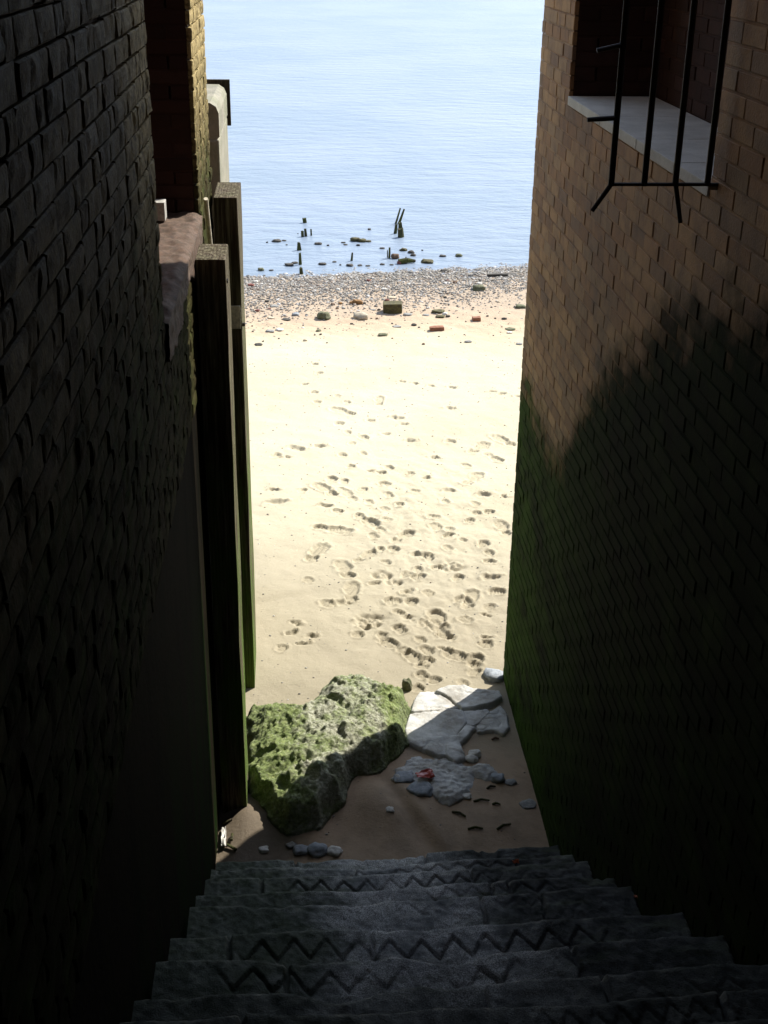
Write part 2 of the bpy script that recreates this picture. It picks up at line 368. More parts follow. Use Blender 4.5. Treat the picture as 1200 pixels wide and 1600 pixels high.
# footprints: photo position of each, apparent width, how it looks ('s' shoe print, 'd' deep scuff, 'm' trampled patch, 'f' faint)
FP = """320,75,30,s 335,110,25,s 280,150,40,d 315,190,35,s 330,232,35,s 410,207,30,f 450,232,30,f 430,270,55,s 580,225,45,s 675,147,25,d 728,153,25,d 795,162,30,d 880,168,50,d 1040,190,25,d 1080,198,40,d 1145,208,25,d 870,258,60,d 650,297,60,d 680,322,40,d 545,305,30,s 605,360,30,d 415,320,40,s 452,355,30,s 515,375,45,s 470,400,30,f 515,440,35,s 430,448,30,s 465,498,38,s 620,498,40,s 708,385,50,d 870,390,45,s 985,415,65,s 1085,385,60,s 1045,455,50,s 935,490,40,f 805,455,30,d 240,425,90,d 340,412,60,d 160,453,40,s 205,458,22,d 705,525,40,s 960,545,70,f 775,542,45,d 540,515,35,d 585,522,25,d 385,548,50,s 438,558,45,s 603,566,48,s 155,590,35,d 268,594,30,s 360,590,65,s 870,595,65,d 1010,610,70,d 1090,618,50,d 665,650,40,s 600,665,35,f 725,595,35,f 160,642,95,d 360,655,60,d 410,677,40,s 500,695,45,s 560,730,65,s 610,710,40,f 1025,680,45,s 970,648,30,f 980,685,30,s 950,715,40,s 865,750,40,f 865,775,38,s 390,745,80,s 1085,745,60,s 675,780,60,s 555,775,45,f 635,830,48,s 585,830,40,s 925,795,50,d 1005,810,55,s 1030,845,30,s 1030,880,48,s 325,840,80,s 525,858,60,s 610,885,40,s 740,850,70,d 860,825,45,f 780,860,50,s 870,895,110,m 815,900,50,s 440,915,75,s 590,935,75,m 560,970,40,d 740,910,45,f 740,938,55,s 900,942,50,s 1040,940,90,d 780,1003,40,f 1060,998,60,s 470,1008,70,s 635,1038,60,s 710,1040,55,s 950,1030,70,s 920,1030,60,s 370,1055,60,f 435,1050,90,d 1030,1060,50,f 660,1085,45,s 1015,1095,35,d 540,1120,130,m 525,1150,40,d 825,1115,80,s 820,1150,80,s 665,1155,58,s 930,1115,60,f 240,1135,50,d 220,1172,20,d 305,1187,40,d 265,1217,50,d 185,1237,30,f 495,1180,40,s 590,1180,50,s 640,1225,70,s 750,1200,50,s 775,1245,60,s 835,1240,50,d 1015,1190,40,d 1015,1220,60,s 730,1285,70,s 780,1285,30,s 915,1275,70,s 970,1305,70,s 755,1350,50,s 805,1370,45,s 740,1405,40,s 920,1380,50,f 700,990,60,m 690,930,50,f 640,960,60,m 620,610,40,f 450,610,60,f 510,590,40,f 800,700,50,f 810,740,50,f 850,640,40,f 540,640,40,f 290,960,40,f 700,1110,60,m 760,1130,50,f 870,1190,40,f 690,1000,40,f"""
prints = []
for k, tok in enumerate(FP.split()):
    a = tok.split(','); x = 370 + float(a[0]) / 2.609; y = 540 + float(a[1]) / 2.609
    p = GP(x, y); d = math.hypot(p.y, H) * 1.0
    prints.append((p.x, p.y, float(a[2]) / 2.609 / F * d * 1.02, a[3], k))
# a few more on the parts of the beach just outside the photo
for k in range(90):
    side = -1 if k % 2 else 1
    px = (-1.2 - rng.random() * 2.5) if side < 0 else (3.0 + rng.random() * 2.5)
    prints.append((px, 8.6 + rng.random() * 7, .16 + rng.random() * .08, 'sdf'[k % 3], 500 + k))
def add_print(Z, X, Y, xs, ys, P):
    cx, cy, w, ty, k = P; rd = random.Random(k); r = .34
    i0, i1 = np.searchsorted(xs, [cx - r, cx + r]); j0, j1 = np.searchsorted(ys, [cy - r, cy + r])
    if i1 - i0 < 3 or j1 - j0 < 3: return
    x = X[j0:j1, i0:i1] - cx; y = Y[j0:j1, i0:i1] - cy
    fade = sstep(.34, .22, np.hypot(x, y))
    wob = .012 * fbm(X[j0:j1, i0:i1] * 22, Y[j0:j1, i0:i1] * 22, 3, k % 50)
    def oval(u, v, a, b, e=2.4): return (np.abs(u / a) ** e + np.abs(v / b) ** e) ** (1 / e)
    dep = .020
    if ty in 'sf':
        a = rd.choice([0, 0, math.pi]) + rd.gauss(.25, .55); c, s = math.cos(a), math.sin(a)
        u = c * x + s * y; v = -s * x + c * y       # v along the foot
        k1 = max(.72, min(1.25, w / .128)); W = .055 * k1
        so = oval(u + wob, v - .055 * k1, W, .095 * k1); he = oval(u + wob, v + .095 * k1, W * .78, .055 * k1)
        m = np.minimum(so, he) if w > .125 else oval(u + wob, v, W * 1.05, .075 * k1)
        if ty == 'f': dep = .011
        ins = sstep(1.05, .88, m); tread = .0055 * np.sign(np.sin(v * 2 * math.pi / .028 + 1.5 * np.sin(u * 40))) * ins
        tilt = 1 + .35 * (v / .15) * rd.choice([-1, 1])
        rim = np.exp(-((m - 1.22) / .16) ** 2) * .006 * (1 + 1.2 * vnoise(x * 30, y * 30, k))
        dz = -dep * ins * np.clip(tilt, .5, 1.5) + tread * .9 + rim
    elif ty == 'd':                                 # a scuff: sharp lip on the sun side, drawn out sideways
        a = rd.gauss(.0, .25); c, s = math.cos(a), math.sin(a); u = c * x + s * y; v = -s * x + c * y
        A = min(.10, max(.05, w * .45)); B = A * rd.uniform(.45, .7)
        m = oval(u + wob * 1.6, v + wob * 1.6 + .25 * B * np.sin(u / A * 2), A, B, 2)
        ins = sstep(1.1, .45, m); rim = np.exp(-((m - 1.3) / .22) ** 2) * .010 * (v > -.3 * B)
        dz = -.024 * ins + rim * (1 + vnoise(x * 25, y * 25, k))
    else:
        A = w * .6; m = oval(x, y, A, A * .8, 2); ins = sstep(1.2, .4, m)
        dz = ins * (.035 * fbm((x + k) * 16, (y + k) * 14, 4, k) - .018)
    Z[j0:j1, i0:i1] += dz * fade
def axis(segs):
    a = []
    for s, e, d in segs: n = max(2, int(round((e - s) / d))); a += list(np.linspace(s, e, n, endpoint=False))
    return np.array(a + [segs[-1][1]])
xs = axis([(-400, -60, 40), (-60, -12, 4), (-12, -2.2, .35), (-2.2, -.75, .035), (-.75, 2.9, .0115), (2.9, 5.0, .03), (5, 14, .35), (14, 60, 4), (60, 400, 40)])
ys = axis([(-120, -8, 8), (-8, 5.0, .8), (5.0, 5.5, .1), (5.5, 12.0, .0125), (12.0, 17.5, .019), (17.5, 21.5, .04), (21.5, 30, .4), (30, 90, 6), (90, 900, 90)])
X, Y = np.meshgrid(xs, ys); Z = base_h(X, Y)
near = (np.abs(X) < 14) & (Y < 24)
Z += near * (.016 * fbm(X * .9, Y * .9, 3, 11) * sstep(17.5, 14.0, Y) + .004 * fbm(X * 5, Y * 5, 3, 21)) * sstep(5.0, 6.0, Y)
def hump(cx, cy, rx, ry, h, rot=0.0):
    c, s = math.cos(rot), math.sin(rot); u = (X - cx) * c + (Y - cy) * s; v = -(X - cx) * s + (Y - cy) * c
    return h * np.exp(-((u / rx) ** 2 + (v / ry) ** 2))
p = G(385, 1285); Z += hump(p.x, p.y, .14, .25, .07)
p = G(595, 1255); q = G(560, 1325); Z += hump(p.x - .02, p.y - .05, .20, .30, .085, .35)
p = G(645, 1290); rid = (X - p.x) * .93 + (Y - p.y) * .37; Z += -.022 * np.exp(-((rid) / .055) ** 2) * np.exp(-((Y - p.y) / .42) ** 2) + .03 * sstep(0, .1, rid) * np.exp(-((Y - p.y) / .6) ** 2) * np.exp(-((X - p.x) / .35) ** 2)
p = G(760, 1270); Z += hump(p.x, p.y, .5, .5, .03)
p = G(430, 935); rid = (Y - p.y) - .35 * (X - p.x); Z += .012 * sstep(-.06, .06, rid) * np.exp(-((X - p.x) / .6) ** 2) * np.exp(-((Y - p.y) / .9) ** 2)
for P in prints: add_print(Z, X, Y, xs, ys, P)
tr = np.exp(-((X - (1.0 + .05 * (Y - 9))) / .75) ** 2) * sstep(7.5, 8.6, Y) * sstep(14, 10.5, Y)   # trodden path up the middle
Z += tr * .007 * fbm(X * 11, Y * 9, 4, 31)
Z += .006 * fbm(X * 7, Y * 7, 4, 41) * sstep(15.5, 17, Y) * (Y < 24) * (np.abs(X) < 14)
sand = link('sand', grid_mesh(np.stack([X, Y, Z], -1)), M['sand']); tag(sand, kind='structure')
def gz(x, y):
    i = min(max(int(np.searchsorted(xs, x)), 0), len(xs) - 1); j = min(max(int(np.searchsorted(ys, y)), 0), len(ys) - 1)
    return float(Z[j, i])
w = MB(); v = [w.bm.verts.new(c) for c in ((-900, 18.7, WZ), (900, 18.7, WZ), (900, 1500, WZ), (-900, 1500, WZ))]; w.bm.faces.new(v)
tag(w.build('water', M['water']), kind='structure')

# ================================================================== RIGHT WALL
rw = empty('brick_wall', (XR, 5, 0), 'brown red brick wall on the right with a window recess and dark green weed below', 'wall')
def P0(o): o.matrix_parent_inverse = Matrix.Translation(-Vector(o.parent.location)); return o
WY0, WY1, SZ = 4.345, 6.82, 4.110       # window recess: near jamb, far jamb, sill level
CR = .072; z0r = SZ - .045 - 61 * CR    # courses end exactly under the sill
f = P0(lay('brick_face', rw, M['red'], (XR, 0, 0), (0, 1, 0), (-1, 0, 0), .6, YR, z0r, 5.6, CR, [.225], holes=[(WY0, WY1, SZ - .046, 9)], jit=.0011, joint=.0075, perp_fill=.42, bedmat=M['red'], seed=3))
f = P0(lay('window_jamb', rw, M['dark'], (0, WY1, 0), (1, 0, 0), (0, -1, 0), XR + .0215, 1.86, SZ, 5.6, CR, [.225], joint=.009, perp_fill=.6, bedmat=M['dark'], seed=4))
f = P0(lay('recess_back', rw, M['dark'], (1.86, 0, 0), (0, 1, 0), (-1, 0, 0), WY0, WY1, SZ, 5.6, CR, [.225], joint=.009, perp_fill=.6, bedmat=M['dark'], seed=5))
b = MB(); c = XR + .0205
b.box((c, -7, -1.2), (9, YR - .003, SZ - .046)); b.box((c, -7, SZ - .046), (9, WY0 - .004, 8)); b.box((c, WY1 + .05, SZ - .046), (9, YR - .003, 8)); b.box((1.91, WY0 - .004, SZ - .046), (9, WY1 + .05, 8)); b.box((c, WY0 - .004, 5.6), (1.91, WY1 + .05, 8))
b.box((XR, -7, 5.602), (c - .001, YR, 8)); b.box((XR, -7, -1.2), (c - .001, .598, 5.6))
P0(b.build('wall_body', M['core'], rw))
ysl = [WY0, 4.78, 5.36, 6.05, WY1 - .002]
for a, d in zip(ysl, ysl[1:]):
    P0(MB().box((XR - .006, a + .004, SZ - .044), (1.858, d - .004, SZ), .004).build('sill_slab', M['sill'], rw))
# ================================================================== LEFT WALL
lw = empty('brick_wall', (XL, 5, 0), 'eroded dark brick wall on the left with a smooth plinth and a dark recess', 'wall')
LY0, LY1, LZ, PZ = 4.84, 6.86, 3.50, 2.712
CL = .078
P0(lay('brick_face', lw, M['rough'], (XL, 0, 0), (0, 1, 0), (1, 0, 0), .4, YL, PZ, 5.7, CL, [.23, .112, .23, .23, .112], holes=[(LY0, LY1, LZ - .06, 9)], jit=.002, joint=.008, depth=.026, rough=.0055, seg=(5, 3), bed=False, seed=8))
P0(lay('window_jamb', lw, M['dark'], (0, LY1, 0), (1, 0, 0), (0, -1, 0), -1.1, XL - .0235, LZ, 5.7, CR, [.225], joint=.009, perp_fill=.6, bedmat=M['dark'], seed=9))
b = MB(); c = XL - .023
b.box((-9, -7, -1.2), (c - .03, YL - .003, LZ - .055)); b.box((-9, -7, LZ - .055), (c, LY0 - .004, 8)); b.box((-9, LY1 + .05, LZ - .055), (c, YL - .003, 8)); b.box((-9, LY0 - .004, LZ - .055), (-1.1, LY1 + .05, 8)); b.box((-1.1, LY0 - .004, 5.7), (c, LY1 + .05, 8))
b.box((c + .001, -7, 5.702), (XL, YL, 8)); b.box((c + .001, -7, -1.2), (XL, .398, 5.7))
P0(b.build('wall_body', M['core'], lw))
b = MB(); b.box((c - .029, .4, PZ - .03), (XL - .011, YL - .01, LZ - .058)); P0(b.build('joint_backing', M['soot'], lw))
n = 90                                    # rough rendered sill
yy = np.linspace(LY0 + .003, LY1 - .003, n); xx = np.linspace(-1.08, XL + .014, 40); U, W_ = np.meshgrid(xx, yy)
zz = LZ + .010 * fbm(U * 18, W_ * 18, 4, 61) - .022 * sstep(XL - .02, XL + .014, U + .008 * fbm(W_ * 9, W_ * 0, 3, 62))
top = np.stack([U, W_, zz], -1); dz_ = np.linspace(.02, .42, 34)[None, :]; w1 = yy[:, None] + 0 * dz_    # the render runs down over the bricks and breaks off
low = .15 + .06 * fbm(w1 * 3, w1 * 0, 4, 63); dd_ = np.minimum(dz_, low)
sk = np.stack([XL + .012 + .006 * fbm(w1 * 18, dd_ * 18, 4, 64) - .03 * (dz_ > low), w1, LZ - .02 - dd_], -1)
P0(link('sill', grid_mesh(np.concatenate([top, sk], 1)), M['lsill'], lw))
P0(MB().box((c - .028, -2, -1.0), (XL - .006, YL - .02, PZ - .001), .002).build('plinth', M['plinth'], lw))
p = G(256, 341, LZ + .01); P0(MB().box((p.x - .05, p.y - .05, LZ + .005), (p.x + .012, p.y + .05, LZ + .10), .004).build('frame_block', M['white'], lw))
a = onY(317, 333, 7.05); P0(MB().tube((XL + .03, 6.93, 3.56), (XL + .035, 7.28, 2.95), .012).build('pale_cable', M['cream'], lw))

# ================================================================== ADDED ROOF out of view, darkens the near walls and steps
b = MB(); b.box((XL + .002, -7, 5.6), (XR - .002, 3.75, 8)); b.box((XL + .002, -7.2, -1), (XR - .002, -7.003, 8))
tag(b.build('added_roof', M['core']), 'unseen brick block added above the passage to darken the near walls and steps', 'light blocker', kind='thing')
# ================================================================== STAIRS
NZ = [(5.66, .18), (5.33, .40), (5.015, .609), (4.57, .905), (4.30, 1.084), (3.65, 1.517), (3.257, 1.778), (2.818, 2.07), (2.56, 2.242), (2.31, 2.408), (2.02, 2.60), (1.74, 2.79), (1.46, 2.98), (1.18, 3.16)]
st = empty('stone_staircase', (.44, 3.5, 0), 'worn dark stone steps with zigzag grooves going down to the beach', 'stairs')
for k, (yn, zk) in enumerate(NZ):
    yb = (NZ[k + 1][0] if k + 1 < len(NZ) else -3.0) - .04; zb = NZ[k - 1][1] if k else -.3
    us = np.arange(XL + .014, XR - .001, .0075 if k < 10 else .05); us = np.append(us, XR - .001)
    dv = np.concatenate([[0, .004, .012, .024], np.arange(.034, yn - yb, .0075 if k < 10 else .05), [yn - yb]])
    U, D = np.meshgrid(us, dv)
    wav = .012 * fbm(us * 1.3 + k * 7, us * 0, 3, 70 + k) + .004 * vnoise(us * 14, us * 0, 80 + k) - .022 * sstep(.35, .8, vnoise(us * 5 + k * 3, us * 0, 85 + k)) * (1 + .4 * vnoise(us * 40, us * 0, 3)) - (.05 * np.exp(-((us - rng.uniform(-.3, 1.2)) / .12) ** 2) if k in (1, 6, 7) else 0)
    Yv = yn + wav[None, :] - D
    rnd = np.where(D < .016, -.016 * (1 - D / .016) ** 2, 0)
    dip = -.025 * np.exp(-((U - .35) / .55) ** 2)                      # worn hollow in the middle
    Zv = zk + rnd + dip + .004 * fbm(U * 6, D * 6 + k, 4, 90 + k) + .003 * fbm(U * 40, D * 40, 3, 99) + .012 * (U - .44)
    gro = np.zeros_like(U)
    def zig(d0, amp, per, x0, x1, wd=.011, ph=0.0):
        t = np.abs(((U / per + ph) % 1) * 2 - 1); line = d0 + .85 * amp * (t - .5)
        jag = .006 * fbm(U * 12, D * 12, 2, 5 + k)
        return sstep(wd, wd * .45, np.abs(D - line + jag) * .72) * sstep(x0, x0 + .1, U + .05 * vnoise(U * 3, D * 0, k)) * sstep(x1, x1 - .1, U) * np.clip(.62 + .75 * vnoise(U * 5, D * 3, 40 + k) + .3 * vnoise(U * 23, D * 20, 50 + k), 0, 1)
    if k == 1: gro = zig(.06, .06, .105, .1, 1.2) * .5
    if k == 2: gro = zig(.09, .10, .115, -.2, 1.2)
    if k == 3: gro = zig(.07, .08, .115, .5, 1.2) * .6
    if k == 5: gro = np.maximum(zig(.11, .12, .118, -.25, 1.15), 0)
    if k == 4: gro = zig(.06, .08, .12, .3, 1.1) * .3
    if k == 6: gro = np.maximum(zig(.10, .11, .125, -.3, .75), zig(.09, .10, .13, .75, 1.35) * .5)
    if k == 7: gro = zig(.10, .10, .13, .9, 1.35) * .4
    if k == 8: gro = np.maximum(zig(.10, .16, .14, .62, 1.3), zig(.10, .16, .14, .62, 1.3, ph=.5)) * .6
    if k == 9: gro = zig(.10, .14, .15, .1, 1.3) * .3
    for xj in sorted(rng.uniform(-.4, 1.3, 2)):          # joints between the stones of one step
        gj = sstep(.010, .004, np.abs(U - xj + .006 * fbm(D * 9 + xj, D * 0, 3, k))); Zv -= gj * .012; gro = np.maximum(gro, gj)
    Zv -= gro * .013
    ris = np.stack([us, Yv[0] + .006 + .006 * vnoise(us * 14, us * 0, 3), np.full_like(us, zb - .12)], -1)[None]
    ris2 = ris.copy(); ris2[0, :, 2] = Zv[0] - .012
    Pt = np.concatenate([ris, ris2, np.stack([U, Yv, Zv], -1)], 0)
    me = grid_mesh(Pt); at = me.attributes.new('groove', 'FLOAT', 'POINT')
    at.data.foreach_set('value', np.concatenate([np.zeros(2 * len(us)), gro.reshape(-1)]).astype(np.float32) * .42)
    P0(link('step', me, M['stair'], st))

# ================================================================== TIMBER POSTS
def post(loc, sx, sy, h, label, band=None):
    r = empty('fender_post', loc, label, 'post', 'timber posts against the left wall'); s = MB()
    s.box((-sx / 2, -sy / 2, -.04), (sx / 2, sy / 2, h), .006); bm = s.bm
    bmesh.ops.subdivide_edges(bm, edges=[e for e in bm.edges if abs(e.verts[0].co.z - e.verts[1].co.z) > 1], cuts=60)
    for v in bm.verts:
        zz = v.co.z; v.co.x += .005 * mnoise.noise(Vector((v.co.x * 9, v.co.y * 9, zz * 2.2 + loc[1]))); v.co.y += .004 * mnoise.noise(Vector((5, v.co.x * 9, zz * 3)))
    o = s.build('shaft', M['timber'], r)
    if band: MB().box((-sx / 2 - .004, -sy / 2 - .007, band[0]), (sx / 2 - .008, -sy / 2 - .0005, band[1]), .002).build('pale_plate', M['cream'], r); MB().tube((sx / 2 - .02, -sy / 2 + .02, band[0] + .02), (sx / 2 + .018, -sy / 2 + .02, band[0] + .02), .012).build('bolt', M['iron'], r)
    else: MB().tube((sx / 2 - .02, -sy / 2 + .05, h - .12), (sx / 2 + .008, -sy / 2 + .05, h - .12), .012).build('bolt', M['iron'], r)
    return r
x0, x1 = -.530 + .018, -.366; post(((x0 + x1) / 2, 6.40, gz((x0 + x1) / 2, 6.40) * 0), x1 - x0, .34, 3.40, 'nearer square timber post standing against the left wall')
x0, x1 = -.505, -.360; post(((x0 + x1) / 2, 7.64 + .25, 0), x1 - x0, .50, 3.43, 'farther square timber post with a cream plate, beside the river end of the wall', (2.63, 2.775))

# ================================================================== CONCRETE PILLAR beyond the wall
pl = empty('concrete_pillar', (-.8, 8.6, 0), 'pale concrete pillar with a coping standing beyond the left wall at the beach', 'pillar')
b = MB(); b.box((-.45, -.42, -.3), (.313, .62, 3.68), .012); P0_ = b.build('shaft', M['pillar'], pl)
b = MB(); pts = [(-.45, 3.68), (.30, 3.68), (.316, 3.695), (.316, 3.835), (.30, 3.875), (.265, 3.897), (-.45, 3.90)]
A = [b.bm.verts.new((px, -.41, pz + .001)) for px, pz in pts]; B = [b.bm.verts.new((px, .60, pz + .001)) for px, pz in pts]
b.bm.faces.new(A); b.bm.faces.new(B[::-1])
for k in range(len(pts)): b.bm.faces.new((A[k], A[(k + 1) % 7], B[(k + 1) % 7], B[k]))
b.build('coping', M['pillar'], pl)
b = MB(); b.box((-.45, .622, 3.62), (.338, .66, 3.925), .003); b.build('end_board', M['stake'], pl)

# ================================================================== IRON GRILLE
YG = 4.267
gr = empty('security_grille', (XR, YG, 4.123), 'black iron bar grille jutting from the right wall with splayed spikes', 'grille')
def gp(x, z): return Vector((x - XR, 0, z - 4.123))
for xb in (1.046, 1.158, 1.264, 1.374): MB().tube(gp(xb, 4.118), gp(xb - .002, 5.75), .0105, n=12).build('bar', M['iron'], gr, smooth=True)
for zr in (4.123, 5.70): MB().box(gp(1.040, zr - .005) + Vector((0, -.009, 0)), gp(1.452, zr + .005) + Vector((0, .009, 0)), .002).build('rail', M['iron'], gr)
for (a, c, d, e) in ((1.046, 4.123, .988, 4.034), (1.266, 4.123, 1.296, 3.995), (1.043, 4.337, .948, 4.331), (1.040, 4.562, .962, 4.545), (1.040, 4.80, .952, 4.80)):
    MB().tube(gp(a, c), gp(d, e), .0085, .0075).build('spike', M['iron'], gr)
MB().box(gp(1.378, 4.104), gp(1.44, 4.116) + Vector((0, .03, 0)), .002).build('bracket', M['sill'], gr)

# ================================================================== ROCK, BROKEN CONCRETE
def poly_dist(px, py, poly):
    d = np.full(px.shape, 1e9); inside = np.zeros(px.shape, bool); n = len(poly)
    for k in range(n):
        x1_, y1_ = poly[k]; x2_, y2_ = poly[(k + 1) % n]; ex, ey = x2_ - x1_, y2_ - y1_
        t = np.clip(((px - x1_) * ex + (py - y1_) * ey) / (ex * ex + ey * ey + 1e-12), 0, 1)
        d = np.minimum(d, np.hypot(px - x1_ - t * ex, py - y1_ - t * ey))
        cond = ((y1_ > py) != (y2_ > py)); xi = (x2_ - x1_) * (py - y1_) / (y2_ - y1_ + 1e-12) + x1_
        inside ^= cond & (px < xi)
    return np.where(inside, d, -d)
def blob(name, poly, hfun, mat, step=.011, base=-.06, wob=.03, seed=0, parent=None, grow=0.0):
    """a rock from its ground outline: steep sides, hfun(x, y, d) above the sand"""
    poly = np.array(poly); x0, y0 = poly.min(0) - .06; x1_, y1_ = poly.max(0) + .06
    gx, gy = np.arange(x0, x1_, step), np.arange(y0, y1_, step); U, V_ = np.meshgrid(gx, gy)
    d = poly_dist(U, V_, poly) + grow + wob * fbm(U * 7, V_ * 7, 4, seed)
    ii = np.clip(np.searchsorted(xs, U), 0, len(xs) - 1); jj = np.clip(np.searchsorted(ys, V_), 0, len(ys) - 1)
    zz = np.where(d > -.004, hfun(U, V_, np.maximum(d, 0)) + Z[jj, ii], base)
    Pm = np.stack([U, V_, zz], -1); keep = d > -.02
    idx = np.arange(U.size).reshape(U.shape)
    q = np.stack([idx[:-1, :-1], idx[:-1, 1:], idx[1:, 1:], idx[1:, :-1]], -1).reshape(-1, 4)
    kk = keep.reshape(-1)[q].any(1); q = q[kk]; used = np.unique(q); mp = np.full(U.size, -1); mp[used] = np.arange(len(used))
    me = mesh_np(Pm.reshape(-1, 3)[used], mp[q], True); return link(name, me, mat, parent)
RO = [G(384, 1092, .16), G(430, 1082, .20), G(468, 1080, .24), G(505, 1042, .28), G(545, 1026, .26), G(600, 1052, .2), G(640, 1080, .12), G(646, 1110, .06), G(638, 1168, 0), G(602, 1208, 0), G(556, 1226, 0), G(547, 1256, 0), G(505, 1296, 0), G(446, 1312, 0), G(418, 1288, 0), G(392, 1246, 0), G(372, 1200, .1)]
RO = [(p.x, p.y) for p in RO] + [(-.40, 6.62), (-.44, 7.1)]
def rock_h(x, y, d):
    side = sstep(0, .075, d); h = .21 - .02 * sstep(6.5, 7.2, y) - .04 * sstep(7.2, 8.0, y) + .05 * np.exp(-((x - .2) / .4) ** 2)
    h = h + .022 * fbm(x * 5, y * 5, 3, 201) + .016 * fbm(x * 16, y * 16, 4, 202) + .012 * np.abs(fbm(x * 26, y * 26, 3, 203)) + .010 * fbm(x * 55, y * 60, 2, 204)
    strata = .018 * np.sin((y * 34) + 3 * fbm(x * 3, y * 3, 2, 205)) * sstep(6.75, 6.35, y)
    pits = -.03 * sstep(.5, .95, fbm(x * 7 + 4, y * 7, 2, 206))
    return (h + strata + pits) * (.12 + .88 * side) * (1 - .35 * sstep(.22, 0, d))
rk = blob('mossy_rock', RO, rock_h, M['rock'], .0095, -.08, .03, 210)
tag(rk, 'large rough rock coated in green weed at the foot of the steps', 'rock')
def c7(*pts): return [(lambda p: (p.x, p.y))(G(600 + a / 4.286, 1020 + b / 4.286, .04)) for a, b in pts]
def slab_h(t, tilt=0.0, s=0, amp=.006):
    return lambda x, y, d: t * (.35 + .65 * sstep(0, .010, d)) + tilt * (y - 7.2) + amp * fbm(x * 5, y * 5, 3, s) + .0022 * fbm(x * 30, y * 30, 3, s + 5) - .012 * sstep(.035, .0, np.abs(fbm(x * 4 + s, y * 4, 3, s + 9))) * .6
def slab(pts, t, label, s, tilt=0.0, cat='slab', group=None, amp=.006, name='concrete_slab', wob=.006):
    o = blob(name, c7(*pts), slab_h(t, tilt, s, amp), M['slab'], .008, -.05, wob, s, None, .012); return tag(o, label, cat, group)
slab([(345, 268), (430, 238), (540, 233), (600, 262), (770, 268), (785, 300), (705, 345), (600, 378), (520, 385), (495, 365), (445, 310), (395, 285)], .036, 'pale concrete slab farthest from the steps, its end against the right wall foot', 301, .05)
slab([(205, 330), (240, 272), (340, 268), (392, 292), (440, 322), (490, 372), (425, 380), (200, 405), (178, 398)], .032, 'pale concrete slab piece behind the crack, touching the mossy rock', 302)
slab([(178, 420), (300, 402), (430, 390), (522, 398), (545, 470), (480, 550), (410, 690), (350, 682), (170, 604), (148, 520)], .034, 'largest pale concrete slab, cracked, with a dark gap under its near edge', 303, .02)
slab([(618, 480), (700, 400), (778, 350), (820, 400), (830, 490), (795, 530), (740, 508), (640, 520)], .024, 'pale concrete slab right up against the foot of the right wall', 304)
slab([(535, 400), (690, 385), (700, 400), (620, 475), (560, 500), (540, 470)], .028, 'low sandy concrete piece wedged between two slabs', 305)
slab([(420, 560), (490, 555), (545, 490), (610, 500), (560, 560), (510, 600), (530, 700), (470, 735), (415, 690)], .026, 'narrow pale concrete strip beside the largest slab', 306, amp=.014)
def crumb(x, y, d): return .026 * sstep(-.01, .05, d) + .010 * fbm(x * 9, y * 9, 3, 311) + .006 * fbm(x * 40, y * 40, 2, 312)
RUB = [(140, 760), (200, 712), (330, 700), (400, 700), (470, 740), (520, 765), (600, 765), (550, 815), (600, 880), (500, 960), (430, 1015), (345, 985), (340, 870), (300, 858), (150, 838), (85, 848), (90, 782)]
tag(blob('concrete_rubble', c7(*RUB), crumb, M['slab'], .008, -.05, .025, 310, None, .03), 'crumbled pale concrete mass spilt on the sand before the slabs', 'rubble')
tag(blob('concrete_rubble', c7((545, 810), (600, 760), (650, 742), (745, 782), (690, 832), (620, 800)), crumb, M['slab'], .008, -.05, .02, 315, None, .02), 'small knobbly concrete lump at the right of the crumbled mass', 'rubble')

# ------------------------------------------------------------------ stones
def stone_mesh(w, dp, h, seed, mat, sub=3, ang=.25, flat=False):
    bm = bmesh.new(); bmesh.ops.create_icosphere(bm, subdivisions=sub, radius=.5); off = Vector((seed * 1.7 % 50, seed * 3.1 % 40, seed))
    for v in bm.verts:
        n = v.co.normalized(); k = 1 + ang * 1.2 * mnoise.noise(n * 1.3 + off) + ang * .6 * mnoise.noise(n * 3.1 + off) + ang * .25 * mnoise.noise(n * 8 + off)
        # squared-off form: broken stones have faces
        m = max(abs(n.x), abs(n.y), abs(n.z)); sq = (1 / m) ** (.45)
        c = n * .5 * k * sq; v.co = Vector((c.x * w, c.y * dp, c.z * h * (1.0 if c.z > 0 else .7)))
    me = bpy.data.meshes.new('stone'); bm.to_mesh(me); bm.free(); me.materials.append(mat)
    me.polygons.foreach_set('use_smooth', [sub > 2] * len(me.polygons)); return me
SEED = [100]
def stone(px, py, wpx, mat, label, hr=.6, cat='stone', group=None, name='stone', dr=.9, water=False, ang=.28, base=None):
    """a stone whose foot is at the measured photo point, wpx wide there"""
    p = GP(px, py); d = math.sqrt(p.x ** 2 + p.y ** 2 + (H - p.z) ** 2); w_ = wpx / F * d
    SEED[0] += 1; me = stone_mesh(w_, w_ * dr, w_ * hr, SEED[0], mat, 3 if wpx > 9 else 2, ang)
    o = link(name, me); z = max(gz(p.x, p.y), WZ) if base is None else base
    o.location = (p.x, p.y + w_ * dr * .35, z + w_ * hr * .22); o.rotation_euler = (0, 0, random.uniform(-.5, .5) if dr > .7 else 0)
    return tag(o, label, cat, group)
def brickobj(px, py, L, dp, h, rz, mat, label, cat='brick', name='brick', bev=.006):
    p = GP(px, py); b = MB(); b.box((-L / 2, -dp / 2, -.02), (L / 2, dp / 2, h), bev)
    bmesh.ops.subdivide_edges(b.bm, edges=b.bm.edges[:], cuts=2, use_grid_fill=True)
    for v in b.bm.verts: v.co += .006 * mnoise.noise_vector(v.co * 18 + Vector((px, py, 0)))
    o = b.build(name, mat); o.location = (p.x, p.y + dp / 2, gz(p.x, p.y)); o.rotation_euler = (random.uniform(-.05, .05), random.uniform(-.06, .06), rz)
    return tag(o, label, cat)
